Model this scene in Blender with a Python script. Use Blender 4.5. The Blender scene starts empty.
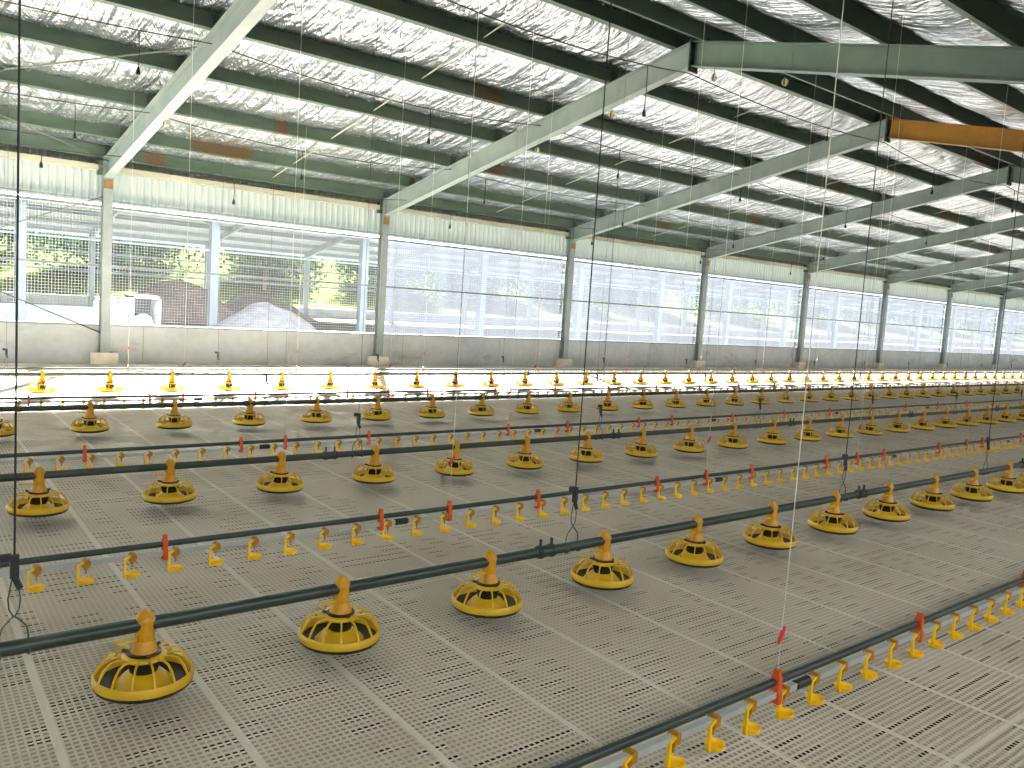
import bpy, math, random
from mathutils import Vector, Matrix, noise
random.seed(7)
sc = bpy.context.scene
COL = sc.collection
PI = math.pi

# ------------------------------------------------------------------ view settings
sc.view_settings.view_transform = 'Standard'
sc.view_settings.look = 'None'
sc.view_settings.gamma = 1.0
sc.view_settings.use_curve_mapping = False
sc.view_settings.exposure = 1.6
sc.cycles.transparent_max_bounces = 24
sc.cycles.max_bounces = 10
sc.cycles.diffuse_bounces = 6
sc.cycles.glossy_bounces = 6
sc.cycles.caustics_reflective = True
sc.cycles.blur_glossy = 1.0
sc.cycles.caustics_refractive = False

# ------------------------------------------------------------------ dimensions (metres)
X0, BAY = 3.6986, 5.3974            # first column in view and the bay length
I0, I1 = -2, 10                     # first and last frame
def fx(i): return X0 + BAY * i
XA, XB = fx(I0) - .2, fx(I1) + .2   # gable ends
YL, YR = 15.5, -1.2                 # inner faces of the columns, both long sides
RIDGE_Y = 7.62
SL = (4.82 - 3.165) / (YL - RIDGE_Y)  # roof slope
def under(y):                       # underside of the rafters
    return 4.82 - SL * abs(y - RIDGE_Y)
RD = .33                            # rafter depth
PD = .20                            # purlin depth
WALL_Y = 15.66
WHITE_Y = 9.83

# ------------------------------------------------------------------ materials
def lin(c):
    return c / 12.92 if c <= .04045 else ((c + .055) / 1.055) ** 2.4
def rgb(r, g, b): return (lin(r / 255), lin(g / 255), lin(b / 255), 1)

class NT:
    def __init__(s, name):
        s.m = bpy.data.materials.new(name); s.m.use_nodes = True
        s.t = s.m.node_tree; s.b = s.t.nodes['Principled BSDF']; s.o = s.t.nodes['Material Output']
    def n(s, ty, **kw):
        x = s.t.nodes.new(ty)
        for k, v in kw.items(): setattr(x, k, v)
        return x
    def l(s, a, b): s.t.links.new(a, b)
    def math(s, op, a, b=None, c=None):
        x = s.n('ShaderNodeMath', operation=op)
        for i, v in enumerate((a, b, c)):
            if v is None: continue
            if isinstance(v, (int, float)): x.inputs[i].default_value = v
            else: s.l(v, x.inputs[i])
        return x.outputs[0]
    def obj(s):
        return s.n('ShaderNodeTexCoord').outputs['Object']
    def noise(s, vec, scale, detail=4, rough=.55, stretch=None):
        if stretch:
            mp = s.n('ShaderNodeMapping'); mp.inputs['Scale'].default_value = stretch
            s.l(vec, mp.inputs['Vector']); vec = mp.outputs[0]
        x = s.n('ShaderNodeTexNoise'); x.inputs['Scale'].default_value = scale
        x.inputs['Detail'].default_value = detail; x.inputs['Roughness'].default_value = rough
        s.l(vec, x.inputs['Vector']); return x.outputs['Fac']
    def ramp(s, fac, stops):
        x = s.n('ShaderNodeValToRGB'); e = x.color_ramp.elements
        while len(e) < len(stops): e.new(.5)
        for k, (p, c) in enumerate(stops): e[k].position = p; e[k].color = c
        s.l(fac, x.inputs[0]); return x.outputs[0]
    def mix(s, fac, a, b):
        x = s.n('ShaderNodeMix', data_type='RGBA')
        for v, i in ((fac, 0), (a, 6), (b, 7)):
            if isinstance(v, (int, float)): x.inputs[i].default_value = v
            elif isinstance(v, tuple): x.inputs[i].default_value = v
            else: s.l(v, x.inputs[i])
        return x.outputs[2]
    def bump(s, h, strength=.3, dist=.01):
        x = s.n('ShaderNodeBump'); x.inputs['Strength'].default_value = strength
        x.inputs['Distance'].default_value = dist; s.l(h, x.inputs['Height'])
        s.l(x.outputs[0], s.b.inputs['Normal'])
    def setp(s, **kw):
        for k, v in kw.items(): s.b.inputs[k.replace('_', ' ')].default_value = v

def mottled(name, c1, c2, scale=6, rough=.5, metal=0., lo=.35, hi=.7, stretch=None, bump=0, bdist=.004, detail=5):
    q = NT(name); f = q.noise(q.obj(), scale, detail, .6, stretch)
    q.l(q.ramp(f, [(lo, c1), (hi, c2)]), q.b.inputs['Base Color'])
    q.setp(Roughness=rough, Metallic=metal)
    if bump: q.bump(f, bump, bdist)
    return q.m

M = {}
M['yellow'] = mottled('yellow plastic', rgb(222, 182, 28), rgb(206, 162, 20), 9, .38)
M['orange_yellow'] = mottled('deep yellow plastic', rgb(212, 154, 20), rgb(194, 136, 14), 14, .4)
M['cup'] = mottled('bright yellow plastic', rgb(255, 208, 6), rgb(246, 192, 4), 20, .35)
M['saddle'] = mottled('ochre plastic', rgb(186, 132, 20), rgb(160, 108, 16), 30, .45)
M['black'] = mottled('black plastic', rgb(26, 28, 28), rgb(38, 40, 38), 12, .45)
M['cable'] = mottled('black cable', rgb(30, 32, 32), rgb(46, 48, 46), 12, .6)
M['tube'] = mottled('galvanised feed tube', rgb(50, 62, 58), rgb(70, 80, 75), 3, .42, .4, stretch=(1, 6, 6))
M['wire'] = mottled('steel wire', rgb(84, 88, 84), rgb(112, 114, 108), 20, .4, .7)
M['alu'] = mottled('pale nipple pipe', rgb(176, 180, 178), rgb(160, 165, 164), 4, .35)
M['orange'] = mottled('orange clip', rgb(226, 94, 34), rgb(206, 78, 26), 10, .45)
M['red'] = mottled('red plastic', rgb(214, 36, 40), rgb(190, 28, 32), 10, .4)
M['cord'] = mottled('white cord', rgb(224, 222, 210), rgb(196, 194, 182), 10, .7)
M['steel'] = mottled('painted grey steel', rgb(118, 130, 132), rgb(138, 148, 150), 2.2, .5, 0, bump=.05)
M['cleat'] = mottled('dark cleat paint', rgb(40, 48, 44), rgb(58, 66, 60), 6, .5)
M['rail'] = mottled('dark grey rail', rgb(96, 106, 108), rgb(116, 126, 126), 2, .5)
M['cream'] = mottled('cream gutter steel', rgb(168, 168, 152), rgb(148, 150, 136), 2, .5)
M['rust'] = mottled('rusted primer', rgb(172, 122, 28), rgb(140, 96, 22), 2.5, .6, 0, .3, .75)
M['plate'] = mottled('brown rusted plate', rgb(140, 108, 66), rgb(116, 84, 50), 9, .7)
M['plinth'] = mottled('pale cast concrete', rgb(206, 202, 190), rgb(186, 182, 170), 8, .85, bump=.2)

def purlin_mat():
    q = NT('green galvanised purlin'); o = q.obj()
    f = q.noise(o, 1.3, 5, .6, (1, 3, 3))
    base = q.ramp(f, [(.3, rgb(62, 82, 70)), (.75, rgb(84, 102, 90))])
    r = q.noise(q.n('ShaderNodeNewGeometry').outputs['Position'], .55, 3, .5, (1, 2.1, .6))
    rr = q.ramp(r, [(.62, (0, 0, 0, 1)), (.66, (1, 1, 1, 1))])
    q.l(q.mix(rr, base, rgb(86, 70, 44)), q.b.inputs['Base Color'])
    q.setp(Roughness=.45, Metallic=.25); return q.m
M['purlin'] = purlin_mat()

def foil_mat():
    q = NT('crumpled silver foil insulation'); o = q.obj()
    q.setp(Metallic=.9, Roughness=.27)
    q.b.inputs['Base Color'].default_value = (.54, .585, .64, 1)
    a = q.noise(o, 1.0, 3, .55, (5, .45, .45))
    b = q.noise(o, 1.0, 3, .55, (1.6, 1.4, 1.4))
    mp = q.n('ShaderNodeMapping'); mp.inputs['Rotation'].default_value = (0, 0, .5); q.l(o, mp.inputs['Vector'])
    c = q.noise(mp.outputs[0], 1.0, 4, .6, (11, .6, 1))
    h = q.math('ADD', q.math('MULTIPLY', a, .9), q.math('ADD', q.math('MULTIPLY', b, .9), q.math('MULTIPLY', c, .45)))
    q.bump(h, 1.0, .22)
    return q.m
M['foil'] = foil_mat()

def slat_mat():
    q = NT('perforated beige plastic slats'); o = q.obj()
    f = q.noise(o, .9, 6, .62); g = q.noise(o, 14, 3, .6)
    c = q.ramp(f, [(.3, rgb(204, 195, 176)), (.52, rgb(217, 209, 192)), (.75, rgb(227, 220, 205))])
    c = q.mix(q.math('MULTIPLY', g, .3), c, rgb(170, 160, 140))
    s = q.n('ShaderNodeSeparateXYZ'); q.l(o, s.inputs[0])
    y = s.outputs[1]
    x = q.math('SUBTRACT', s.outputs[0], q.math('MULTIPLY', q.math('SUBTRACT', y, 3.1), .045))   # panels laid a touch askew
    px = q.math('FRACT', q.math('DIVIDE', q.math('SUBTRACT', q.math('ADD', x, 50), .06), .5))
    py = q.math('FRACT', q.math('DIVIDE', q.math('ADD', y, 50 - 3.12 + .02), 2.4))
    inx = q.math('MULTIPLY', q.math('GREATER_THAN', px, .026), q.math('LESS_THAN', px, .974))
    iny = q.math('MULTIPLY', q.math('GREATER_THAN', py, .0035), q.math('LESS_THAN', py, .9965))
    inp = q.math('MULTIPLY', inx, iny)
    hx = q.math('FRACT', q.math('DIVIDE', q.math('ADD', x, 50), .0236))
    hy = q.math('FRACT', q.math('DIVIDE', q.math('ADD', y, 50), .0262))
    ox = q.math('LESS_THAN', q.math('ABSOLUTE', q.math('SUBTRACT', hx, .5)), .33)
    oy = q.math('LESS_THAN', q.math('ABSOLUTE', q.math('SUBTRACT', hy, .5)), .27)
    hole = q.math('MULTIPLY', q.math('MULTIPLY', ox, oy), inp)
    rim = q.mix(q.math('MULTIPLY', q.math('SUBTRACT', 1, inp), .5), c, rgb(226, 221, 208))
    q.l(rim, q.b.inputs['Base Color']); q.setp(Roughness=.7)
    tr = q.n('ShaderNodeBsdfTransparent'); mx = q.n('ShaderNodeMixShader')
    q.l(hole, mx.inputs[0]); q.l(q.b.outputs[0], mx.inputs[1]); q.l(tr.outputs[0], mx.inputs[2]); q.l(mx.outputs[0], q.o.inputs[0])
    return q.m
def under_mat():
    """the dusty webs of the slats, with runs of gaps that open on the pit"""
    q = NT('dusty slat webs'); o = q.obj()
    f = q.noise(o, 2.2, 5, .62)
    q.l(q.ramp(f, [(.3, rgb(168, 160, 142)), (.7, rgb(198, 189, 172))]), q.b.inputs['Base Color']); q.setp(Roughness=.9)
    s = q.n('ShaderNodeSeparateXYZ'); q.l(o, s.inputs[0])
    x, y = s.outputs[0], s.outputs[1]
    row = q.math('FLOOR', q.math('DIVIDE', q.math('ADD', y, 50), .0262))
    r3 = q.math('LESS_THAN', q.math('FRACT', q.math('DIVIDE', row, 3)), .2)
    blk = q.math('FLOOR', q.math('DIVIDE', q.math('ADD', x, 50), .0236 * 4.7))
    cv = q.n('ShaderNodeCombineXYZ'); q.l(blk, cv.inputs[0]); q.l(q.math('FLOOR', q.math('DIVIDE', row, 6)), cv.inputs[1])
    wn = q.n('ShaderNodeTexWhiteNoise', noise_dimensions='2D'); q.l(cv.outputs[0], wn.inputs['Vector'])
    big = q.noise(o, .7, 2, .5)
    op = q.math('MULTIPLY', r3, q.math('GREATER_THAN', q.math('ADD', wn.outputs['Value'], q.math('MULTIPLY', q.math('SUBTRACT', big, .5), .9)), .58))
    tr = q.n('ShaderNodeBsdfTransparent'); mx = q.n('ShaderNodeMixShader')
    q.l(op, mx.inputs[0]); q.l(q.b.outputs[0], mx.inputs[1]); q.l(tr.outputs[0], mx.inputs[2]); q.l(mx.outputs[0], q.o.inputs[0])
    return q.m
M['slats'] = slat_mat(); M['under_slats'] = under_mat()

def concrete_mat():
    q = NT('weathered concrete'); o = q.obj()
    f = q.noise(o, 2.2, 8, .65); g = q.noise(o, .8, 5, .6, (1, 1, 2.4))
    c = q.ramp(f, [(.3, rgb(150, 158, 163)), (.7, rgb(176, 182, 187))])
    st = q.ramp(g, [(.60, (0, 0, 0, 1)), (.74, (1, 1, 1, 1))])
    c = q.mix(q.math('MULTIPLY', st, .75), c, rgb(122, 114, 98))
    s = q.n('ShaderNodeSeparateXYZ'); q.l(o, s.inputs[0])
    j = q.math('LESS_THAN', q.math('FRACT', q.math('DIVIDE', q.math('ADD', s.outputs[0], 100.9), 2.6987)), .006)
    c = q.mix(q.math('MULTIPLY', j, .6), c, rgb(110, 108, 102))
    q.l(c, q.b.inputs['Base Color']); q.setp(Roughness=.88); q.bump(f, .25, .01); return q.m
M['concrete'] = concrete_mat()
M['pit'] = mottled('dark pit concrete', rgb(70, 64, 52), rgb(96, 88, 72), 2, .9)

def cladding_mat():
    q = NT('translucent white cladding sheet'); o = q.obj()
    f = q.noise(o, 1.2, 4, .6)
    q.l(q.ramp(f, [(.3, rgb(136, 148, 147)), (.7, rgb(152, 162, 160))]), q.b.inputs['Base Color'])
    q.setp(Roughness=.45)
    t = q.n('ShaderNodeBsdfTranslucent'); t.inputs[0].default_value = rgb(206, 222, 212)
    mx = q.n('ShaderNodeMixShader'); mx.inputs[0].default_value = .006
    q.l(q.b.outputs[0], mx.inputs[1]); q.l(t.outputs[0], mx.inputs[2]); q.l(mx.outputs[0], q.o.inputs[0])
    return q.m
M['cladding'] = cladding_mat()

def screen_mat():
    q = NT('fine white wire mesh'); o = q.obj()
    s = q.n('ShaderNodeSeparateXYZ'); q.l(o, s.inputs[0])
    def bar(v): return q.math('LESS_THAN', q.math('FRACT', q.math('DIVIDE', q.math('ADD', v, 60), .05)), .075)
    w = q.math('MAXIMUM', bar(s.outputs[0]), bar(s.outputs[2]))
    q.setp(Base_Color=rgb(116, 120, 122), Roughness=.5)
    tl = q.n('ShaderNodeBsdfTranslucent'); tl.inputs[0].default_value = rgb(170, 172, 174)
    sm = q.n('ShaderNodeMixShader'); sm.inputs[0].default_value = .06
    q.l(q.b.outputs[0], sm.inputs[1]); q.l(tl.outputs[0], sm.inputs[2])
    tr = q.n('ShaderNodeBsdfTransparent'); mx = q.n('ShaderNodeMixShader')
    q.l(w, mx.inputs[0]); q.l(tr.outputs[0], mx.inputs[1]); q.l(sm.outputs[0], mx.inputs[2]); q.l(mx.outputs[0], q.o.inputs[0])
    return q.m
M['screen'] = screen_mat()

def film_mat():
    q = NT('milky plastic film'); o = q.obj()
    f = q.noise(o, 1.0, 4, .55, (3, 1, .5))
    tl = q.n('ShaderNodeBsdfTranslucent'); tl.inputs[0].default_value = rgb(150, 157, 168)
    q.setp(Base_Color=rgb(160, 168, 180), Roughness=.35)
    sm = q.n('ShaderNodeMixShader'); sm.inputs[0].default_value = .68
    q.l(q.b.outputs[0], sm.inputs[1]); q.l(tl.outputs[0], sm.inputs[2])
    tr = q.n('ShaderNodeBsdfTransparent'); tr.inputs[0].default_value = (.36, .372, .39, 1)
    mx = q.n('ShaderNodeMixShader')
    q.l(q.math('ADD', q.math('MULTIPLY', f, .03), .035), mx.inputs[0])
    q.l(tr.outputs[0], mx.inputs[1]); q.l(sm.outputs[0], mx.inputs[2]); q.l(mx.outputs[0], q.o.inputs[0])
    return q.m
M['film'] = film_mat()

def ground_mat():
    q = NT('dry earth and grass'); o = q.obj()
    f = q.noise(o, .22, 6, .62); g = q.noise(o, 1.6, 5, .65)
    s = q.n('ShaderNodeSeparateXYZ'); q.l(o, s.inputs[0])
    earth = q.ramp(g, [(.3, rgb(80, 76, 58)), (.7, rgb(100, 95, 74))])
    grass = q.ramp(g, [(.3, rgb(50, 60, 32)), (.7, rgb(74, 82, 50))])
    k = q.math('ADD', q.math('MULTIPLY', f, 1.0), q.math('MULTIPLY', q.math('SUBTRACT', s.outputs[1], 44), .03))
    kk = q.ramp(k, [(.42, (0, 0, 0, 1)), (.58, (1, 1, 1, 1))])
    q.l(q.mix(kk, earth, grass), q.b.inputs['Base Color']); q.setp(Roughness=.95, Specular_IOR_Level=0.); return q.m
M['earth'] = ground_mat()
M['brown_earth'] = mottled('brown spoil', rgb(94, 84, 78), rgb(122, 110, 102), 1.6, .95, bump=.6, bdist=.1, detail=8)
M['grey_gravel'] = mottled('grey gravel', rgb(104, 104, 110), rgb(130, 130, 136), 3, .95, bump=.5, bdist=.05, detail=8)
M['leaf'] = mottled('green leaves', rgb(56, 74, 50), rgb(82, 98, 70), 1.2, .6)
M['leaf_dark'] = mottled('dark green leaves', rgb(50, 78, 54), rgb(84, 112, 84), 1.2, .6)
M['bark'] = mottled('bark', rgb(96, 84, 66), rgb(126, 112, 90), 8, .9)
M['pale_steel'] = mottled('pale blue painted steel', rgb(108, 124, 136), rgb(124, 138, 148), 2, .5)
M['roof_sheet'] = mottled('pale blue roof sheet', rgb(136, 148, 166), rgb(156, 166, 182), 2, .5)
M['white_paint'] = mottled('white painted steel', rgb(186, 188, 190), rgb(170, 172, 174), 4, .5)
M['gable'] = mottled('grey cladding sheet', rgb(170, 178, 174), rgb(188, 194, 190), 3, .5)

for k in ('brown_earth', 'grey_gravel', 'leaf', 'leaf_dark', 'bark'):
    M[k].node_tree.nodes['Principled BSDF'].inputs['Specular IOR Level'].default_value = 0.

# ------------------------------------------------------------------ mesh builder
class MB:
    def __init__(s): s.v, s.f, s.mi = [], [], []
    def add(s, vs, fs, mi=0):
        o = len(s.v); s.v += [tuple(p) for p in vs]
        for f in fs: s.f.append(tuple(o + i for i in f)); s.mi.append(mi)
    def box(s, a, b, mi=0):
        (x0, y0, z0), (x1, y1, z1) = a, b
        s.add([(x0,y0,z0),(x1,y0,z0),(x1,y1,z0),(x0,y1,z0),(x0,y0,z1),(x1,y0,z1),(x1,y1,z1),(x0,y1,z1)],
              [(0,3,2,1),(4,5,6,7),(0,1,5,4),(1,2,6,5),(2,3,7,6),(3,0,4,7)], mi)
    def prism(s, poly, axis, a, b, mi=0, off=(0,0,0)):
        """poly: closed outline in the two other axes, extruded along an axis (0 x, 1 y, 2 z)."""
        n = len(poly); vs = []
        for t in (a, b):
            for (u, w) in poly:
                p = [u, w]; p.insert(axis, t); vs.append([p[k] + off[k] for k in range(3)])
        s.add(vs, [tuple(range(n)), tuple(range(2 * n - 1, n - 1, -1))] + [(i, n + i, n + (i + 1) % n, (i + 1) % n) for i in range(n)], mi)
    def lathe(s, prof, n=24, c=(0,0,0), mi=0, phase=0.):
        vs, fs = [], []
        for (r, z) in prof:
            for k in range(n):
                a = 2 * PI * k / n + phase
                vs.append((c[0] + r * math.cos(a), c[1] + r * math.sin(a), c[2] + z))
        for j in range(len(prof) - 1):
            for k in range(n):
                k2 = (k + 1) % n
                fs.append((j * n + k, j * n + k2, (j + 1) * n + k2, (j + 1) * n + k))
        s.add(vs, fs, mi)
    def path(s, pts, r, n=8, mi=0, closed=False):
        pts = [Vector(p) for p in pts]; m = len(pts); vs, fs = [], []
        ref = None
        for i, p in enumerate(pts):
            if closed: d = pts[(i + 1) % m] - pts[i - 1]
            else: d = pts[min(i + 1, m - 1)] - pts[max(i - 1, 0)]
            d.normalize()
            if ref is None:
                ref = Vector((0, 0, 1)) if abs(d.z) < .9 else Vector((0, 1, 0))
            u = d.cross(ref).normalized(); w = u.cross(d).normalized(); ref = w
            rr = r[i] if isinstance(r, (list, tuple)) else r
            for k in range(n):
                a = 2 * PI * k / n
                vs.append(p + u * rr * math.cos(a) + w * rr * math.sin(a))
        for i in range(m if closed else m - 1):
            i2 = (i + 1) % m
            for k in range(n):
                k2 = (k + 1) % n
                fs.append((i * n + k, i * n + k2, i2 * n + k2, i2 * n + k))
        if not closed:
            fs.append(tuple(range(n - 1, -1, -1))); fs.append(tuple((m - 1) * n + k for k in range(n)))
        s.add(vs, fs, mi)
    def mesh(s, name, mats, smooth=True, angle=40):
        me = bpy.data.meshes.new(name); me.from_pydata(s.v, [], s.f)
        for m in (mats if isinstance(mats, (list, tuple)) else [mats]): me.materials.append(m)
        me.polygons.foreach_set('material_index', s.mi)
        me.update()
        if smooth:
            me.polygons.foreach_set('use_smooth', [True] * len(me.polygons))
            try: me.set_sharp_from_angle(angle=math.radians(angle))
            except Exception: pass
        return me

def tag(o, label=None, cat=None, group=None, kind=None):
    if label: o['label'] = label
    if cat: o['category'] = cat
    if group: o['group'] = group
    if kind: o['kind'] = kind
    return o
def link(name, me, parent=None, loc=None):
    o = bpy.data.objects.new(name, me); COL.objects.link(o)
    if parent: o.parent = parent
    if loc: o.location = loc
    return o
def thing(name, label, cat, loc=(0,0,0), group=None, kind=None):
    o = link(name, None, loc=loc); o.empty_display_size = .1
    return tag(o, label, cat, group, kind)
def struct(name, me, parent=None): return tag(link(name, me, parent), kind='structure')
def dup(root, loc, label, group=None):
    r = root.copy(); COL.objects.link(r); r.location = loc; r['label'] = label
    if group: r['group'] = group
    for ch in root.children:
        c = ch.copy(); COL.objects.link(c); c.parent = r
        for g in ch.children:
            d = g.copy(); COL.objects.link(d); d.parent = c
    return r
ORD1 = 'first second third fourth fifth sixth seventh eighth ninth tenth eleventh twelfth thirteenth fourteenth fifteenth sixteenth seventeenth eighteenth nineteenth'.split()
TENS = {2: 'twent', 3: 'thirt', 4: 'fort', 5: 'fift', 6: 'sixt'}
def nth(k):                          # 1 -> first
    if k < 20: return ORD1[k - 1]
    t, u = divmod(k, 10)
    return TENS[t] + 'ieth' if u == 0 else TENS[t] + 'y-' + ORD1[u - 1]

# ------------------------------------------------------------------ floor and ground
b = MB()
for z, k in ((0, 0), (-.007, 1)):
    b.add([(XA, YR - .2, z), (XB, YR - .2, z), (XB, WALL_Y + .02, z), (XA, WALL_Y + .02, z)], [(0, 1, 2, 3)], k)
struct('floor', b.mesh('floor', [M['slats'], M['under_slats']], False))
b = MB(); b.box((XA, YR - .2, -.5), (XB, WALL_Y + .1, -.4)); struct('floor_1', b.mesh('floor_1', M['pit'], False))

def ground_z(x, y):
    if y < 16.4 and y > -2.2: return -.75
    z = .12
    if y > 44: z += (y - 44) * .05
    if y > 62: z += (y - 62) * .09
    return z + .12 * noise.noise(Vector((x * .12, y * .12, 0)))
b = MB(); xs = [-60 + 3.5 * k for k in range(80)]
for (ya, yb, st) in ((16.4, 95, 2.4), (-45, -2.2, 4)):
    ys = []; y = ya
    while y < yb: ys.append(y); y += st
    ys.append(yb); o = len(b.v)
    vs = [(x, y, ground_z(x, y)) for y in ys for x in xs]
    n = len(xs)
    b.add(vs, [(j * n + i, j * n + i + 1, (j + 1) * n + i + 1, (j + 1) * n + i) for j in range(len(ys) - 1) for i in range(n - 1)])
struct('ground', b.mesh('ground', M['earth']))

# ------------------------------------------------------------------ long walls, gables
def corrugated(x0, x1, y, z0, z1, pitch=.125, depth=.022):
    m = MB(); n = int((x1 - x0) / (pitch / 8)); vs = []
    for k in range(n + 1):
        x = x0 + (x1 - x0) * k / n; ph = (x / pitch) % 1
        d = depth * max(0., min(1., (abs(ph - .5) - .12) / .12))
        vs += [(x, y + d, z0), (x, y + d, z1)]
    m.add(vs, [(2 * k, 2 * k + 2, 2 * k + 3, 2 * k + 1) for k in range(n)])
    return m
b = MB(); b.box((XA, WALL_Y, -.7), (XB, WALL_Y + .15, .655)); wl = struct('wall_left', b.mesh('wall_left', M['concrete'], False))
struct('cladding', corrugated(XA, XB, WALL_Y + .05, 2.745, 3.72).mesh('cladding', M['cladding'], False), wl)
b = MB(); b.box((XA, YR - .25, -.7), (XB, YR - .1, 1.55)); wr = struct('wall_right', b.mesh('wall_right', M['concrete'], False))  # wall on the unseen side, raised to shade the near floor
struct('cladding', corrugated(XA, XB, YR - .15, 2.62, 3.25).mesh('cladding', M['cladding'], False), wr)
def gable(name, x):
    m = MB(); z = lambda y: under(y) + RD + PD + .12
    m.prism([(YR - .2, -.6), (WALL_Y + .1, -.6), (WALL_Y + .1, z(WALL_Y)), (RIDGE_Y, z(RIDGE_Y)), (YR - .2, z(YR))], 0, x - .04, x + .04)
    return struct(name, m.mesh(name, M['gable'], False))
gable('wall_back', XA); gable('wall_front', XB)
# cream eaves channel, its lower rail is the top rail of the windows
b = MB(); b.box((XA, 15.52, 3.27), (XB, 15.60, 3.36)); b.box((XA, 15.60, 3.27), (XB, 15.66, 3.285))
struct('trim_1', b.mesh('trim_1', M['cream'], False))

# ------------------------------------------------------------------ windows: one opening per bay
for i in range(I0, I1):
    xa, xb = fx(i) + .08, fx(i + 1) - .08
    w = thing('window_%d' % (i - I0 + 1), None, None, (0, 0, 0), kind='structure')
    m = MB(); m.box((xa, 15.585, 2.655), (xb, 15.63, 2.70)); m.box((xa, 15.60, 2.775), (xb, 15.64, 2.80))
    link('top_rail', m.mesh('top_rail', M['rail'], False), w)
    m = MB(); m.box((xa, 15.60, 1.665), (xb, 15.64, 1.70)); link('middle_rail', m.mesh('middle_rail', M['rail'], False), w)
    m = MB(); m.box((xa, 15.63, .655), (xb, 15.68, .685)); link('bottom_rail', m.mesh('bottom_rail', M['rail'], False), w)
    m = MB(); m.add([(xa - .1, 15.70, .66), (xb + .1, 15.70, .66), (xb + .1, 15.70, 2.75), (xa - .1, 15.70, 2.75)], [(0, 1, 2, 3)])
    link('wire_screen', m.mesh('wire_screen', M['screen'], False), w)
    if i >= 1:
        m = MB(); n = 60; vs = []
        for k in range(n + 1):
            x = xa + (xb - xa) * k / n
            d = .012 * math.sin(x * 7.3) + .008 * math.sin(x * 17.1)
            vs += [(x, 15.76 + d, .66), (x, 15.76 + d * .4, 2.76)]
        m.add(vs, [(2 * k, 2 * k + 2, 2 * k + 3, 2 * k + 1) for k in range(n)])
        link('plastic_film', m.mesh('plastic_film', M['film']), w)

# ------------------------------------------------------------------ steel columns
def make_column(shade):
    t = thing('steel_column', 'x', 'steel column', kind='thing')
    m = MB(); fl, wb = .075, .006
    m.box((-fl, 0, .2), (fl, .011, 3.3)); m.box((-fl, .145, .2), (fl, .156, 3.3)); m.box((-wb, .011, .2), (wb, .145, 3.3))
    m.box((-.09, -.012, .2), (.09, .156, .215))
    link('shaft', m.mesh('column_shaft', M['steel'], False), t)
    m = MB(); m.prism([(-.2, 0.004), (.2, 0.004), (.2, .19), (.19, .2), (-.19, .2), (-.2, .19)], 1, -.05, .156)
    link('concrete_plinth', m.mesh('concrete_plinth', M['plinth'], False), t)
    m = MB(); m.box((-.07, -.012, 2.98), (.07, -.001, 3.12))
    for (x, z) in ((-.045, 3.1), (.045, 3.1), (-.045, 3.0), (.045, 3.0)):
        m.lathe([(0, -.02), (.014, -.02), (.014, 0)], 6, (0, 0, 0))
        for q in range(len(m.v) - 18, len(m.v)):
            a = m.v[q]; m.v[q] = (a[0] + x, a[2], a[1] + z)
    tag(link('splice_plate', m.mesh('splice_plate', M['plate'], False), t), 'rusty bolted plate')
    m = MB(); m.box((-.16, .02, 3.2), (-.012, .14, 3.42)); link('eaves_bracket', m.mesh('eaves_bracket', M['purlin'], False), t)
    return t
col0 = make_column(0); first = True
CN = {-2: 'grey steel column out of sight beyond the wall brace', -1: 'grey steel column at the start of the braced bay'}
for i in range(-1, I1):
    if i == -1: lab = 'grey steel column at the unseen start of the cross-braced window bay'
    elif i == 0: lab = 'grey steel column where the diagonal brace rods end, beside the clear mesh window'
    else: lab = 'grey steel column, %s past the braced bay, against the concrete wall' % nth(i + 1)
    if first: col0.location = (fx(i), YL, 0); col0['label'] = lab; col0['group'] = 'columns along the window wall'; first = False
    else: dup(col0, (fx(i), YL, 0), lab, 'columns along the window wall')

# ------------------------------------------------------------------ roof frames: a rafter each side of the ridge
def make_rafter(name, side, mat, i, label, group):
    """An I section from the eaves to the ridge; local origin at the ridge underside."""
    t = thing(name, label, 'rafter', (fx(i), RIDGE_Y, 4.82), group, 'thing')
    L = (YL + .02 - RIDGE_Y) if side > 0 else (RIDGE_Y - YR)
    def zz(u, h): return -SL * u + h
    def slab(m, x0, x1, h0, h1, u0=0., u1=L):
        P = [(side * u0, zz(u0, h0)), (side * u1, zz(u1, h0)), (side * u1, zz(u1, h1)), (side * u0, zz(u0, h1))]
        m.prism(P, 0, x0, x1)
    m = MB(); slab(m, -.004, .004, .012, RD - .012); link('web', m.mesh('rafter_web', mat, False), t)
    m = MB(); slab(m, -.075, .075, 0, .012); link('bottom_flange', m.mesh('rafter_flange', mat, False), t)
    m = MB(); slab(m, -.075, .075, RD - .012, RD); link('top_flange', m.mesh('rafter_flange', mat, False), t)
    m = MB(); m.prism([(0, -.07), (side * .014, -.07), (side * .014, RD + .03), (0, RD + .03)], 0, -.09, .09)
    for z in (-.03, .08, .22, .33):
        for x in (-.055, .055):
            m.box((x - .012, min(side * .014, side * .03), z - .012), (x + .012, max(side * .014, side * .03), z + .012))
    link('ridge_plate', m.mesh('ridge_plate', M['cleat'], False), t)
    m = MB(); m.prism([(side * (L - .014), zz(L, -.05)), (side * L, zz(L, -.05)), (side * L, zz(L, RD + .02)), (side * (L - .014), zz(L, RD + .02))], 0, -.085, .085)
    link('end_plate', m.mesh('end_plate', mat, False), t)
    return t
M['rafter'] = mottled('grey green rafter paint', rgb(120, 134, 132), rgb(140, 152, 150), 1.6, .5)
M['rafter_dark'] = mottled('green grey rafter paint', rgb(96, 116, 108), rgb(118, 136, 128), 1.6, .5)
for i in range(0, I1):
    lab = 'grey steel rafter rising to the ridge from the %s column past the braced bay' % nth(i + 1)
    make_rafter('roof_rafter', 1, M['rafter'], i, lab, 'rafters over the window side')
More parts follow.
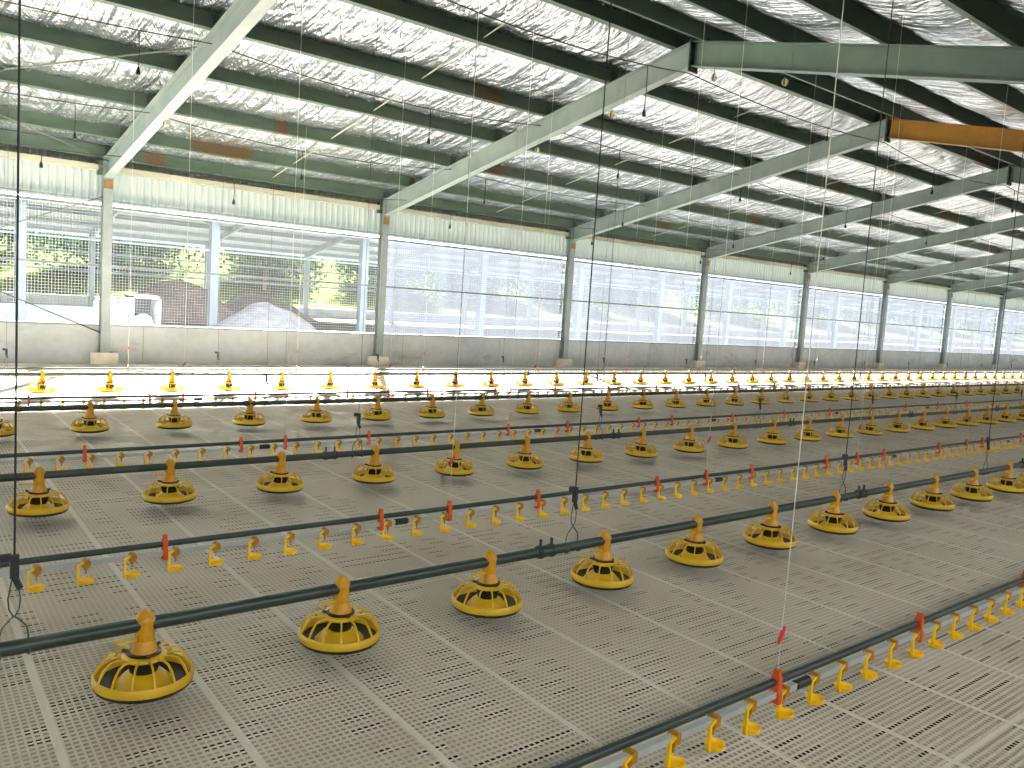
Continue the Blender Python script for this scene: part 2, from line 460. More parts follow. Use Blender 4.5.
for i in range(0, 7):
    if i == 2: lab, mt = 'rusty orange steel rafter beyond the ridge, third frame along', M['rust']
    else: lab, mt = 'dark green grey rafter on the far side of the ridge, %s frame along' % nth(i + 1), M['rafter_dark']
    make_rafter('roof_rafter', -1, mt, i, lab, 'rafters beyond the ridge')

# ------------------------------------------------------------------ purlins
LEFT_Y = [15.52, 14.57, 13.17, 11.82, 10.5, 9.1, 7.86]
RIGHT_Y = [7.38, 6.2, 4.85, 3.5, 2.1, .7]
def cleat_mesh(side):
    m = MB(); m.box((-.065, min(-.008 * side, -.001 * side), 0), (.065, max(-.008 * side, -.001 * side), PD - .03))
    return m.mesh('bolted_cleat', M['cleat'], False)
CLEAT = {True: cleat_mesh(1), False: cleat_mesh(-1)}
def make_purlin(y, side, label, group):
    t = thing('roof_purlin', label, 'purlin', (0, y, under(y) + RD), group, 'thing')
    th = .004; fw = .075; m = MB(); a = math.atan(SL) * -side
    C = [(0, 0), (fw, 0), (fw, .02), (fw - th, .02), (fw - th, th), (th, th), (th, PD - th), (fw - th, PD - th), (fw - th, PD - .02), (fw, PD - .02), (fw, PD), (0, PD)]
    P = []
    for (u, w) in C:
        P.append((u * math.cos(a) - w * math.sin(a), u * math.sin(a) + w * math.cos(a)))
    m.prism(P, 0, XA + .1, XB - .1)
    link('channel', m.mesh('purlin_channel', M['purlin'], False), t)
    me = CLEAT[True]
    for i in range(0, I1): tag(link('bolted_cleat', me, t, (fx(i), 0, 0)), 'dark bolted cleat over a rafter')
    return t
nl = ['green eaves purlin directly above the cream eaves channel']
for k in range(1, 6): nl.append('green steel purlin under the foil, %s up the roof from the window eaves' % nth(k + 1))
nl.append('dark green ridge purlin on the window side of the ridge')
for y, lab in zip(LEFT_Y, nl): make_purlin(y, 1, lab, 'purlins over the window side')
nr = ['dark green ridge purlin on the far side of the ridge'] + ['green grey purlin beyond the ridge, %s down from the ridge' % nth(k) for k in range(2, 7)]
for y, lab in zip(RIGHT_Y, nr): make_purlin(y, -1, lab, 'purlins beyond the ridge')

# ------------------------------------------------------------------ foil ceiling, sagging between the purlins
def foil(ys, y_end, side):
    m = MB(); xs = []; x = XA
    while x < XB: xs.append(x); x += .11 if x < 26 else .3
    xs.append(XB); rows = []
    knots = sorted(set([y_end] + ys + [RIDGE_Y]), reverse=True)
    for a, c in zip(knots, knots[1:]):
        n = max(3, int((a - c) / .09))
        for k in range(n): rows.append((a + (c - a) * k / n, k / n, (a - c)))
    rows.append((knots[-1], 0, 0))
    vs = []
    for (y, t, span) in rows:
        sg = .10 * min(1, span) * math.sin(PI * t) ** .8 if span > .5 else 0
        for x in xs:
            wob = .5 + .9 * noise.noise(Vector((x * .5, y * .35, 3.1)))
            fine = .020 * noise.noise(Vector((x * 2.3, y * .9, 1.7))) + .010 * noise.noise(Vector((x * 6.5 + y * 2, y * 1.6, 9)))
            k = min(1, 4 * math.sin(PI * t)) if span > .5 else 0
            vs.append((x, y, under(y) + RD + PD + .012 - sg * (.7 + .5 * wob) + fine * k))
    n = len(xs)
    m.add(vs, [(j * n + i, j * n + i + 1, (j + 1) * n + i + 1, (j + 1) * n + i) for j in range(len(rows) - 1) for i in range(n - 1)])
    return m
struct('ceiling', foil(LEFT_Y, 15.78, 1).mesh('ceiling', M['foil'], True, 180))
struct('ceiling_1', foil(RIGHT_Y, YR - .25, -1).mesh('ceiling_1', M['foil'], True, 180))
b = MB()                                     # the roof sheets above the foil
zr = lambda y: under(y) + RD + PD + .10
b.prism([(16.3, zr(16.3)), (RIDGE_Y, zr(RIDGE_Y)), (YR - .8, zr(YR - .8)), (YR - .8, zr(YR - .8) + .03), (RIDGE_Y, zr(RIDGE_Y) + .03), (16.3, zr(16.3) + .03)], 0, XA - .3, XB + .3)
struct('roof', b.mesh('roof', M['gable'], False))

# ------------------------------------------------------------------ bracing rods and sag rods
def rod(p, q, label, r=.011, name='brace_rod', buckle=True, group=None):
    p, q = Vector(p), Vector(q); t = thing(name, label, 'brace rod', p, group)
    m = MB(); m.path([(0, 0, 0), q - p], r, 6); link('rod', m.mesh('brace_bar', M['wire'] if buckle else M['cream']), t)
    if buckle:
        d = (q - p).normalized(); c = (q - p) * .62
        m = MB(); m.path([c - d * .16, c - d * .13, c + d * .13, c + d * .16], [.012, .026, .026, .012], 8)
        link('turnbuckle', m.mesh('turnbuckle', M['cable']), t)
    return t
rod((fx(-1), 15.60, .43), (fx(0) - .02, 15.60, 2.86), 'thin diagonal wall brace rising to the top of the column by the mesh window')
rod((fx(-1), 15.63, 2.75), (fx(0) - .02, 15.63, .52), 'thin diagonal wall brace falling to the column foot by the mesh window')
rod((fx(-1), 15.3, 3.2), (fx(0) - .02, 11.0, 4.44), 'thin roof brace rod climbing across two purlins to the first rafter')
rod((fx(-1), 10.9, 4.1), (fx(0) - .02, 15.4, 3.42), 'thin roof brace rod meeting the first column at the eaves')
for i in range(0, 8):
    xm = fx(i) + BAY * .53
    p = (xm, 15.45, under(15.45) + RD + .07); q = (xm + .12, 7.9, under(7.9) + RD + .07)
    rod(p, q, 'pale sag rod crossing the purlins midway along roof bay %s past the brace' % nth(i + 1), .009, 'sag_rod', False, 'sag rods under the foil')

# ------------------------------------------------------------------ feeder pans
ZP = .06                                     # pan clears the floor
def make_pan():
    t = thing('feeder_pan', 'x', 'feeder pan')
    m = MB(); m.lathe([(.0, .0), (.09, .0), (.128, .004), (.152, .012), (.160, .022), (.160, .029), (.150, .030), (.10, .018), (.0, .018)], 40)
    link('pan_base', m.mesh('pan_base', M['black']), t)
    m = MB(); m.lathe([(.148, .026), (.160, .027), (.164, .036), (.164, .050), (.159, .056), (.154, .052), (.151, .040), (.148, .029)], 48)
    m.lathe([(.098, .017), (.092, .024), (.086, .030), (.072, .044), (.056, .058), (.030, .061)], 40)
    link('dish', m.mesh('pan_dish', M['yellow']), t)
    m = MB(); m.lathe([(.040, .054), (.046, .062), (.057, .108), (.050, .118)], 28); link('feed_outlet', m.mesh('feed_outlet', M['black']), t)
    m = MB()
    m.lathe([(.050, .108), (.068, .106), (.074, .111), (.072, .118), (.060, .123), (.050, .122)], 36)
    for k in range(14):
        a = 2 * PI * (k + .5) / 14; ca, sa = math.cos(a), math.sin(a)
        P = [(.068, .114), (.098, .118), (.120, .112), (.137, .092), (.150, .068), (.157, .050)]
        vs = []; wd = .0030
        for j, (r, z) in enumerate(P):
            for (du, dz) in ((-wd, -.003), (wd, -.003), (wd, .003), (-wd, .003)):
                rr = r + (dz if j > 2 else 0)
                vs.append((rr * ca - du * sa, rr * sa + du * ca, z + (dz if j <= 3 else 0)))
        fs = [(4 * j + q, 4 * j + (q + 1) % 4, 4 * j + 4 + (q + 1) % 4, 4 * j + 4 + q) for j in range(len(P) - 1) for q in range(4)]
        m.add(vs, fs)
    n = 40; m.path([(.157 * math.cos(2 * PI * k / n), .157 * math.sin(2 * PI * k / n), .054) for k in range(n)], .006, 6, closed=True)
    link('grill', m.mesh('pan_grill', M['yellow']), t)
    m = MB(); m.lathe([(.046, .118), (.055, .119), (.056, .129), (.044, .131)], 28)
    for a in (.6, 2.7, 4.7):
        c, s = math.cos(a), math.sin(a); m.path([(.05 * c, .05 * s, .126), (.072 * c, .072 * s, .132)], .006, 6)
    link('lock_ring', m.mesh('lock_ring', M['black']), t)
    m = MB(); m.lathe([(.046, .128), (.044, .138), (.036, .158), (.034, .166), (.0315, .170), (.031, .236), (.0345, .238), (.0335, .246), (.018, .270), (.008, .277), (0, .277)], 12, phase=.26)
    m.lathe([(.0345, .196), (.036, .199), (.0345, .202)], 12, phase=.26)
    link('drop_tube', m.mesh('drop_tube', M['orange_yellow'], True, 28), t)
    m = MB(); m.prism([(-.10, -.014), (-.088, -.02), (-.03, -.02), (-.03, .004), (-.1, .0)], 2, .176, .184)
    link('shut_off_slide', m.mesh('shut_off_slide', M['yellow'], False), t)
    return t
pan0 = make_pan(); first = True
FEED = [  # Y, first X, pans, line wording
    (2.9102, .8372, 13, 'fourth feeder line out from the concrete wall'),
    (5.4555, .9535, 22, 'third feeder line out from the concrete wall'),
    (8.2634, 1.8571 - .75, 33, 'second feeder line out from the concrete wall'),
    (11.1235, 1.9664, 43, 'feeder line on the sunlit floor by the wall')]
for r, (Y, xs, n, word) in enumerate(FEED):
    for k in range(n):
        lab = '%s yellow feeder pan along the %s' % (nth(k + 1), word)
        g = 'feeder pans on the ' + word
        x = xs + .75 * k; loc = (x, Y, ZP)
        if first: pan0.location = loc; pan0['label'] = lab; pan0['group'] = g; first = False; o = pan0
        else: o = dup(pan0, loc, lab, g)
        o.rotation_euler = (random.uniform(-.02, .02), random.uniform(-.02, .02), random.uniform(-.12, .12))
        if r == 0: o.rotation_euler = (0, 0, random.uniform(-.06, .06))

# feeder lines: tube, couplings
TZ = .285
def coupling(m, x):
    m.path([(x - .055, 0, 0), (x + .055, 0, 0)], .0285, 14)
    for dx in (-.035, .035):
        m.path([(x + dx - .006, 0, 0), (x + dx + .006, 0, 0)], .033, 14)
        m.box((x + dx - .004, -.006, .026), (x + dx + .004, .006, .062))
lw = ['dark galvanised feeder tube, fourth out from the concrete wall', 'dark galvanised feeder tube, third out from the concrete wall',
      'dark galvanised feeder tube, second out from the concrete wall', 'dark feeder tube over the sunlit floor by the concrete wall']
CX = [2.68, 2.83, 3.35, 3.5]
for (Y, xs, n, word), lab, cx in zip(FEED, lw, CX):
    t = thing('feeder_line', lab, 'feeder line', (0, Y, TZ), 'feeder lines')
    m = MB(); m.path([(XA + .3, 0, 0), (XB - .3, 0, 0)], .0235, 16); link('feed_tube', m.mesh('feed_tube', M['tube']), t)
    k = -3
    while cx + 3 * k < xs + .75 * n:
        m = MB(); coupling(m, cx + 3 * k); link('tube_coupling', m.mesh('tube_coupling', M['tube']), t); k += 1
    m = MB()                                   # anti-roost wire a little above the tube
    m.path([(XA + .3, 0, .0), (XB - .3, 0, .0)], .0012, 4)

# suspension of the feeder lines: cord from the roof, height adjuster, wire yoke
def make_suspension(Y, z_top, dark=True):
    t = thing('feeder_suspension', 'x', 'hanger')
    m = MB(); m.path([(0, 0, .26), (0, 0, z_top - TZ)], (.0034 if dark == 1 else .0022), 5); link('cord', m.mesh('suspension_cord', M['cable'] if dark == 1 else M['wire']), t)
    m = MB(); m.box((-.012, -.008, .225), (.012, .008, .30)); m.box((-.04, -.006, .28), (-.01, .006, .305)); m.path([(.0, 0, .23), (.016, 0, .19)], .010, 6)
    link('height_adjuster', m.mesh('height_adjuster', M['cable'], False), t)
    m = MB()
    for s in (-1, 1):
        m.path([(s * .006, 0, .225), (s * .017, 0, .16), (s * .014, 0, .125), (s * .004, 0, .105), (0, 0, .098)], .0026, 5)
        m.path([(0, 0, .102), (s * .012, 0, .092), (s * .034, 0, .066), (s * .040, 0, .04), (s * .040, 0, -.02)], .003, 6)
        m.path([(s * .040, -.025, .0), (s * .040, -.02, -.02), (s * .040, 0, -.028), (s * .040, .02, -.02), (s * .040, .025, 0)], .0035, 6)
    link('wire_yoke', m.mesh('wire_yoke', M['wire']), t)
    return t
SUS = [[.445, 2.852, 5.42, 7.81], [.5 + 2.55 * k for k in range(0, 7)], [1.1 + 2.42 * k for k in range(0, 10)], [1.6 + 2.45 * k for k in range(0, 14)]]
for r, (Y, xs, n, word) in enumerate(FEED):
    base = None
    for k, x in enumerate(SUS[r]):
        lab = '%s wire hanger along the %s' % (nth(k + 1), word)
        if base is None:
            base = make_suspension(Y, under(Y) + RD, r == 0); base.location = (x, Y, TZ); base['label'] = lab; base['group'] = 'hangers of the ' + word
        else: dup(base, (x, Y, TZ), lab, 'hangers of the ' + word)

# ------------------------------------------------------------------ drinker lines
def cup_mesh():
    m = MB()
    m.lathe([(0, -.092), (.022, -.092), (.031, -.084), (.034, -.070), (.031, -.070), (.027, -.081), (.0, -.084)], 20, (0, -.012, 0))
    m.prism([(-.040, -.090), (-.031, -.090), (-.031, -.004), (-.012, .006), (-.012, .016), (-.040, .002)], 1, -.018, -.006)
    m.box((-.040, -.020, -.09), (-.022, -.004, -.078))
    return m
def saddle_mesh():
    m = MB()
    m.box((-.014, -.017, -.017), (.014, .017, .017)); m.box((-.019, -.012, -.010), (.019, .012, .010)); m.box((-.006, -.019, .014), (.006, .019, .022))
    m.lathe([(.008, -.03), (.008, -.016)], 8); m.lathe([(0, -.048), (.004, -.048), (.004, -.03)], 8)
    return m
ME_CUP = cup_mesh().mesh('drip_cup', M['cup'], True, 30); ME_SAD = saddle_mesh().mesh('nipple_saddle', M['saddle'], False)
mm = cup_mesh(); s2 = saddle_mesh(); mm.add(s2.v, s2.f, 1); ME_BOTH = mm.mesh('drip_cup_small', [M['cup'], M['saddle']], True, 30)
def clip_mesh():
    m = MB(); m.box((-.011, -.020, -.03), (.011, .020, .012)); m.box((-.011, -.016, .012), (.011, .016, .070)); m.box((-.008, -.012, .070), (.008, .012, .092))
    return m
ME_CLIP = clip_mesh().mesh('orange_clip', M['orange'], False)
m = MB(); m.path([(-.045, 0, 0), (-.04, 0, 0), (.04, 0, 0), (.045, 0, 0)], [.014, .019, .019, .014], 10); ME_JOIN = m.mesh('pipe_joiner', M['black'])
DR = [ # Y, z of nipple pipe, first cup X, cups, clips, joiners, wording
    (1.555, .150, 1.83, 18, [2.58, 3.66, 4.86], [2.745], 'fifth drinker line out from the concrete wall'),
    (4.09, .150, .7116, 57, [1.26, 2.461, 2.942, 3.662, 4.86, 5.456, 6.073, 7.254, 7.829, 8.363, 9.615, 10.335, 10.787, 11.98], [2.6, 5.62, 8.57, 11.55], 'fourth drinker line out from the concrete wall'),
    (6.561, .156, 1.091, 95, [1.44, 2.6, 2.98, 3.78, 5.4, 6.23, 7.38, 7.98, 9.2, 10.4, 11.6, 12.8, 14, 15.2, 16.4, 17.6], [2.8, 5.8, 8.8, 11.8, 14.8], 'third drinker line out from the concrete wall'),
    (9.65, .150, 1.30, 135, [1.586, 2.77, 3.129, 3.984, 5.214, 5.829, 6.454, 7.65, 8.85, 10.05, 11.25, 12.45, 13.65, 14.85, 16], [3.3, 6.3, 9.3, 12.3], 'second drinker line out from the concrete wall'),
    (12.75, .150, 1.7, 150, [3.35, 5.94, 8.4, 11.2, 13.8, 16.4, 19], [3.5, 6.5, 9.5], 'drinker line by the wall foot')]
for r, (Y, z, xs, n, clips, joins, word) in enumerate(DR):
    xs, n = xs - (1. if r < 3 else 0), n + (5 if r < 3 else 0)
    t = thing('drinker_line', 'pale nipple pipe with yellow drip cups, ' + word, 'drinker line', (0, Y, z), 'drinker lines')
    m = MB(); m.box((XA + .3, -.011, -.008), (XB - .3, .011, .014)); link('nipple_pipe', m.mesh('nipple_pipe', M['alu'], False), t)
    m = MB(); m.path([(XA + .3, .006, .045), (XB - .3, .006, .045)], .0145, 12); link('stiffener_tube', m.mesh('stiffener_tube', M['tube']), t)
    for k in range(min(n, 100)):
        c = link('drip_cup', ME_CUP if r < 2 else ME_BOTH, t, (xs + .2 * k, 0, 0))
        if r < 2: link('nipple_saddle', ME_SAD, c)
    if n > 100:
        m = MB()
        for k in range(100, n):
            dx = xs + .2 * k
            for src, mi in ((ME_BOTH, 0),):
                vs = [(v.co.x + dx, v.co.y, v.co.z) for v in src.vertices]; o = len(m.v); m.v += vs
                for p in src.polygons: m.f.append(tuple(o + i for i in p.vertices)); m.mi.append(p.material_index)
        tag(link('far_drip_cups', m.mesh('far_drip_cups', [M['cup'], M['saddle']]), t), kind='stuff')
    for x in clips: link('orange_clip', ME_CLIP, t, (x, 0, .0))
    for x in joins: link('pipe_joiner', ME_JOIN, t, (x, 0, .003))

def make_cord(z_clip, z_top, zr_):
    t = thing('drinker_suspension', 'x', 'hanging cord')
    m = MB(); m.path([(0, 0, .08), (.0, 0, zr_ - .02)], .0014, 5); m.path([(0, 0, zr_ + .02), (.004, 0, zr_ + .3), (.0, 0, z_top - z_clip)], .0018, 5)
    link('cord', m.mesh('drinker_cord', M['cord']), t)
    m = MB(); m.path([(-.016, 0, zr_ - .028), (-.006, 0, zr_ - .01), (.012, 0, zr_ + .022), (.018, 0, zr_ + .03)], [.004, .008, .008, .004], 8)
    m.path([(-.012, 0, zr_ + .004), (.016, 0, zr_ - .006)], .003, 6)
    link('red_slider', m.mesh('red_slider', M['red']), t)
    return t
DS = [[2.58], [2.942, 5.456, 7.829, 10.335], [2.98, 5.4, 7.98, 10.4, 12.8, 15.2], [3.129, 5.829, 8.4, 10.9, 13.4, 15.9, 18.4], [3.35, 5.94, 8.4, 11.2, 13.8, 16.4, 19, 21.6]]
RZ = [.215, .34, .42, .40, .34]
for r, (Y, z, xs, n, clips, joins, word) in enumerate(DR):
    base = None
    for k, x in enumerate(DS[r]):
        lab = '%s white cord with red slider above the %s' % (nth(k + 1), word.replace(' out from the concrete wall', ' out from the wall'))
        if base is None:
            base = make_cord(z, under(Y) + RD, RZ[r]); base.location = (x, Y, z); base['label'] = lab; base['group'] = 'cords of the ' + word
        else: dup(base, (x, Y, z), lab, 'cords of the ' + word)

# ------------------------------------------------------------------ lamp cables under the roof, with empty black lamp holders on drops
def lamp_cable(y, zf, drops, label, x1=34.):
    """hung from the rafters, sagging a little in every bay"""
    t = thing('lamp_cable', label, 'lamp cable', (0, y, zf), 'lamp cables under the roof')
    pts = []
    for i in range(-2, 6):
        for k in range(12):
            u = k / 12; x = fx(i) + BAY * u
            pts.append((x, .0, -.16 * 4 * u * (1 - u) * (.6 if i % 2 else 1.)))
    m = MB(); m.path(pts, .0075, 6); link('cable', m.mesh('lamp_cable_run', M['cable']), t)
    for x, ln in drops:
        u = ((x - X0) / BAY) % 1; i = math.floor((x - X0) / BAY)
        z = -.16 * 4 * u * (1 - u) * (.6 if i % 2 else 1.)
        m = MB(); m.path([(0, 0, 0), (.01, 0, -ln * .5), (0, 0, -ln)], .006, 6)
        d = link('drop_cord', m.mesh('drop_cord', M['cable']), t, (x, 0, z))
        m = MB(); m.lathe([(0, -ln + .01), (.014, -ln), (.019, -ln - .025), (.026, -ln - .04), (.026, -ln - .085), (.018, -ln - .09), (0, -ln - .09)], 12)
        link('lamp_holder', m.mesh('lamp_holder', M['black']), d)
    return t
lamp_cable(10.7, 4.42, [(2.85, .42), (6.93, .42), (10.97, .40), (14.6, .42), (18.8, .42), (23, .42)], 'black lamp cable slung under the middle of the window-side roof slope')
lamp_cable(13.2, 3.92, [(2.70, .40), (6.10, .38), (9.9, .4), (13.8, .4), (17.9, .4), (22.2, .4)], 'black lamp cable slung between the second and third purlins from the window eaves')
lamp_cable(7.68, 4.75, [(8.27, .56), (12.65, .12), (16.5, .4), (20.4, .4), (24.4, .4)], 'black lamp cable slung just below the ridge')
lamp_cable(14.75, 3.44, [(2.56, .2), (5.56, .30), (10.2, .30), (14.4, .3), (18.6, .3), (23, .3)], 'black lamp cable close to the window eaves')

# ------------------------------------------------------------------ pulleys on the rafters
def make_pulley():
    t = thing('cord_pulley', 'x', 'pulley')
    m = MB(); m.path([(0, 0, 0), (.0, 0, -.05), (.012, 0, -.07), (0, 0, -.085), (-.012, 0, -.07)], .005, 6); link('hook', m.mesh('pulley_hook', M['wire']), t)
    m = MB()
    m.lathe([(.0, -.014), (.042, -.014), (.034, 0), (.042, .014), (0, .014)], 16)
    m.v = [(v[2], v[1], v[0] - .125) for v in m.v]
    link('wheel', m.mesh('pulley_wheel', mottled('pale yellow plastic', rgb(196, 190, 130), rgb(176, 168, 108), 8, .5)), t)
    m = MB(); m.box((-.022, -.012, -.17), (-.016, .012, -.08)); m.box((.016, -.012, -.17), (.022, .012, -.08)); link('cheek_plate', m.mesh('pulley_cheek', M['wire'], False), t)
    return t
PU = [(0, 12.5, 'pale pulley hooked under the first rafter past the braced bay'), (1, 10.76, 'pale pulley hooked halfway up the second rafter past the braced bay'),
      (1, 9.1, 'pale pulley hooked high on the second rafter, below the ridge'), (1, 6.16, 'yellow pulley hooked under the dark rafter beyond the ridge'),
      (1, 7.25, 'dark pulley hooked beside the ridge plate of the second frame')]
base = None
for i, y, lab in PU:
    loc = (fx(i), y, under(y))
    if base is None: base = make_pulley(); base.location = loc; base['label'] = lab; base['group'] = 'cord pulleys'
    else: dup(base, loc, lab, 'cord pulleys')

# ------------------------------------------------------------------ outside: neighbouring shed
NY, NY2 = 27., 43.
t = thing('neighbouring_shed', 'open sided shed with pale blue posts and roof standing outside the windows', 'shed', (0, NY, 0))
def nz(y): return 3.64 + SL * (8 - abs(y - (NY + NY2) / 2))
m = MB(); yc = (NY + NY2) / 2
m.prism([(-1, nz(NY - 1)), (yc - NY, nz(yc)), (NY2 - NY + 1, nz(NY2 + 1)), (NY2 - NY + 1, nz(NY2 + 1) + .08), (yc - NY, nz(yc) + .08), (-1, nz(NY - 1) + .08)], 0, -30, 150)
link('shed_roof', m.mesh('shed_roof', M['roof_sheet'], False), t)
for i in range(-3, 22):
    for (y, w) in ((0, .13), (NY2 - NY, .13)):
        x = 4.2 + 5.4 * i; m = MB(); m.box((x - w, y - .12, 0), (x + w, y + .12, nz(NY) - .02)); link('shed_post', m.mesh('shed_post', M['pale_steel'], False), t)
    m = MB(); x = 4.2 + 5.4 * i
    m.prism([(0, nz(NY) - .3), (yc - NY, nz(yc) - .3), (NY2 - NY, nz(NY) - .3), (NY2 - NY, nz(NY)), (yc - NY, nz(yc)), (0, nz(NY))], 0, x - .06, x + .06)
    link('shed_rafter', m.mesh('shed_rafter', M['pale_steel'], False), t)
for y in (9.6, 11.2, 12.8, 14.4, 15.8):
    m = MB(); m.box((-30, y, nz(NY + y) - .2), (150, y + .07, nz(NY + y))); link('shed_purlin', m.mesh('shed_purlin', M['pale_steel'], False), t)
for (y, z) in ((0, 2.55), (NY2 - NY, 2.6), (NY2 - NY, 1.75)):
    m = MB(); m.box((-30, y - .03, z), (150, y + .03, z + .06)); link('shed_rail', m.mesh('shed_rail', M['pale_steel'], False), t)
for y in (0, NY2 - NY):
    m = MB(); m.box((-30, y - .08, 0), (7.6 if y == 0 else 150, y + .08, .62)); tag(link('stub_wall', m.mesh('stub_wall', M['concrete'], False), t), 'low grey concrete wall')

# spoil heaps
def mound(cx, cy, rx, ry, h, mat, label, cat, seed):
    m = MB(); n, rings = 40, 14; vs = [(cx, cy, .1 + h)]
    for j in range(1, rings + 1):
        u = j / rings
        for k in range(n):
            a = 2 * PI * k / n; x = cx + rx * u * math.cos(a); y = cy + ry * u * math.sin(a)
            z = h * (math.cos(PI * u) * .5 + .5) ** .85
            z += .16 * h * noise.noise(Vector((x * 1.1, y * 1.1, seed))) * (1 - u * u) + .06 * h * noise.noise(Vector((x * 4, y * 4, seed)))
            vs.append((x, y, max(0, z) + ground_z(x, y) - .03))
    fs = [(0, 1 + k, 1 + (k + 1) % n) for k in range(n)]
    for j in range(rings - 1):
        for k in range(n): fs.append((1 + j * n + k, 1 + (j + 1) * n + k, 1 + (j + 1) * n + (k + 1) % n, 1 + j * n + (k + 1) % n))
    m.add(vs, fs); o = link('earth_mound', m.mesh('earth_mound', mat)); tag(o, label, cat, 'heaps outside the windows')
mound(9.9, 31.2, 3.0, 2.1, 1.55, M['brown_earth'], 'big brown earth mound outside behind the pale blue post', 'earth mound', 1.)
mound(14.2, 34.8, 3.4, 1.5, 1.15, M['brown_earth'], 'lower brown earth mound outside beyond the grey gravel heap', 'earth mound', 5.)
mound(10.1, 23.8, 2.1, 1.6, 1.0, M['grey_gravel'], 'pale grey gravel heap outside the mesh window', 'gravel heap', 9.)
mound(-.6, 27.8 + 3, 2.8, 1.8, 1.3, M['grey_gravel'], 'grey heap outside the braced window bay', 'gravel heap', 13.)

# a white open-fronted box with a heap inside, next to a white panel
t = thing('white_bin', 'white open-fronted metal bin holding a pale heap outside the mesh window', 'bin', (5.33, 19.2, .1))
m = MB(); m.box((-.30, -.25, 0), (-.25, .4, 1.06)); m.box((.25, -.25, 0), (.30, .4, 1.06)); m.box((-.30, -.25, 1.0), (.30, .4, 1.06)); m.box((-.25, .35, 0), (.25, .4, 1.0)); m.box((-.25, -.25, 0), (.25, .35, .1))
link('shell', m.mesh('bin_shell', M['white_paint'], False), t)
m = MB(); m.box((-.24, .33, .1), (.24, .345, 1.0)); link('dark_back', m.mesh('bin_dark_back', M['black'], False), t)  # black sheet at the back; the opening's darkness is put in its colour
m = MB(); m.lathe([(.24, .1), (.23, .45), (.17, .60), (.08, .66), (0, .67)], 16, (0, .02, 0)); link('pale_heap', m.mesh('bin_heap', M['white_paint']), t)
t = thing('white_tank', 'white panelled tank close beside the white bin outside', 'tank', (4.72, 19.4, .1))
m = MB(); m.prism([(-.28, 0), (.28, 0), (.28, .86), (.22, .93), (-.22, .93), (-.28, .86)], 1, -.3, .3); link('body', m.mesh('tank_body', M['white_paint'], False), t)
m = MB()
for z in (.25, .6): m.box((-.285, -.31, z), (.285, -.295, z + .03))
link('band', m.mesh('tank_band', M['steel'], False), t)
m = MB(); m.lathe([(.09, .93), (.09, .99), (0, .99)], 14); link('lid', m.mesh('tank_lid', M['white_paint']), t)

# trees beyond the neighbouring shed
def make_tree(seed, mat, h, w):
    rnd = random.Random(seed); t = thing('broadleaf_tree', 'x', 'tree')
    m = MB(); m.path([(0, 0, -.6), (.05, .02, h * .3), (-.05, .04, h * .62)], [.16, .12, .05], 8)
    for k in range(5):
        a = k * 1.3; m.path([(0, 0, h * (.22 + .06 * k)), (.3 * w * math.cos(a), .3 * w * math.sin(a), h * (.42 + .07 * k))], [.06, .025], 6)
    link('tree_trunk', m.mesh('tree_trunk', M['bark']), t)
    m = MB(); blobs = [(Vector((rnd.uniform(-.36, .36) * w, rnd.uniform(-.36, .36) * w, h * rnd.uniform(.16, .82))), w * rnd.uniform(.18, .32)) for _ in range(26)]
    for c, r in blobs:
        for _ in range(150):
            d = Vector((rnd.gauss(0, 1), rnd.gauss(0, 1), rnd.gauss(0, 1))).normalized()
            p = c + d * r * rnd.uniform(.72, 1.05); s = rnd.uniform(.13, .24)
            u = Vector((rnd.gauss(0, 1), rnd.gauss(0, 1), rnd.gauss(0, 1))); u = (u - d * u.dot(d) * .6).normalized(); v = d.cross(u).normalized()
            m.add([p - u * s, p - v * s * .55, p + u * s, p + v * s * .55], [(0, 1, 2, 3)])
    link('foliage', m.mesh('tree_foliage', mat, False), t)
    return t
TR = [make_tree(1, M['leaf'], 5.2, 6.0), make_tree(2, M['leaf_dark'], 6.2, 6.4), make_tree(3, M['leaf'], 4.0, 5.6)]
used = [False] * 3
WORDS = ['light green rounded tree', 'tall dark green tree', 'low spreading light green tree']
for k in range(44):
    q = [0, 1, 2, 1, 0, 2, 0, 1][k % 8]; x = -20 + k * 3.9 + max(0, k - 26) * 3 + random.uniform(-.6, .6); y = 66 + (k % 3) * 6.5 + random.uniform(-1, 1)
    loc = (x, y, ground_z(x, y)); lab = '%s in the tree line beyond the shed, %s tree along' % (WORDS[q], nth(k + 1))
    if not used[q]: o = TR[q]; o.location = loc; o['label'] = lab; o['group'] = 'trees beyond the shed'; used[q] = True
    else: o = dup(TR[q], loc, lab, 'trees beyond the shed')
    o.rotation_euler.z = random.uniform(0, 6); o.scale = (1.25, 1.25, 1.15)

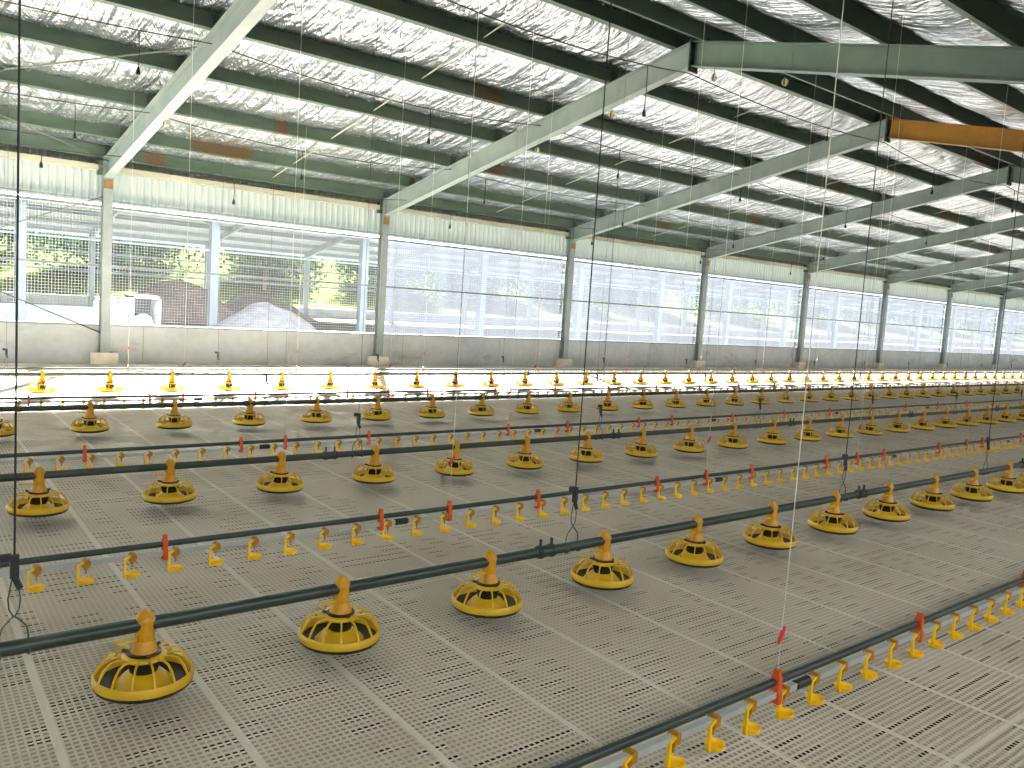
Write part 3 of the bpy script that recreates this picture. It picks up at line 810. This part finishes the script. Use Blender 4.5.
# ------------------------------------------------------------------ daylight
w = bpy.data.worlds.new('World'); sc.world = w; w.use_nodes = True; nt = w.node_tree
bg = nt.nodes['Background']
tc = nt.nodes.new('ShaderNodeTexCoord'); sp = nt.nodes.new('ShaderNodeSeparateXYZ'); nt.links.new(tc.outputs['Generated'], sp.inputs[0])
rp = nt.nodes.new('ShaderNodeValToRGB')     # hazy overcast: brighter over the open side the camera stands on
mr = nt.nodes.new('ShaderNodeMapRange'); mr.inputs[1].default_value = -1; mr.inputs[2].default_value = 1
nt.links.new(sp.outputs[1], mr.inputs[0]); nt.links.new(mr.outputs[0], rp.inputs[0])
e = rp.color_ramp.elements
e[0].position = .12; e[0].color = (1.7, 1.69, 1.67, 1); e[1].position = .6; e[1].color = (.33, .36, .395, 1)
nt.links.new(rp.outputs[0], bg.inputs['Color']); bg.inputs['Strength'].default_value = 1.0
sun = bpy.data.lights.new('sun', 'SUN'); sun.energy = 78; sun.angle = math.radians(1.5); sun.color = (1, .985, .97)
so = bpy.data.objects.new('sun', sun); COL.objects.link(so); so.location = (20, 40, 20)
so.rotation_euler = Vector((-.55, -1, -.487)).to_track_quat('-Z', 'Y').to_euler()

def portal(name, y, z0, z1, face):
    l = bpy.data.lights.new(name, 'AREA'); l.shape = 'RECTANGLE'; l.size = XB - XA - .5; l.size_y = z1 - z0
    l.cycles.is_portal = True
    o = bpy.data.objects.new(name, l); COL.objects.link(o); o.location = ((XA + XB) / 2, y, (z0 + z1) / 2)
    o.rotation_euler = (face * PI / 2, 0, 0)
portal('sky_portal_windows', 15.85, .66, 2.75, -1)
portal('sky_portal_open_side', YR - .3, 1.55, 2.62, 1)

# ------------------------------------------------------------------ camera
cam = bpy.data.cameras.new('Camera'); co = bpy.data.objects.new('Camera', cam); COL.objects.link(co)
cam.sensor_width = 36; cam.sensor_fit = 'HORIZONTAL'; cam.lens = 835.27 * 36 / 1024; cam.clip_end = 400; cam.clip_start = .05
yaw, pitch, roll = .690002, -.0932395, .0649231
f = Vector((math.sin(yaw) * math.cos(pitch), math.cos(yaw) * math.cos(pitch), math.sin(pitch)))
rt = Vector((math.cos(yaw), -math.sin(yaw), 0)); up = rt.cross(f)
r2 = rt * math.cos(roll) + up * math.sin(roll); u2 = up * math.cos(roll) - rt * math.sin(roll)
co.matrix_world = Matrix(((r2.x, u2.x, -f.x, 0), (r2.y, u2.y, -f.y, 0), (r2.z, u2.z, -f.z, 1.454), (0, 0, 0, 1)))
sc.camera = co
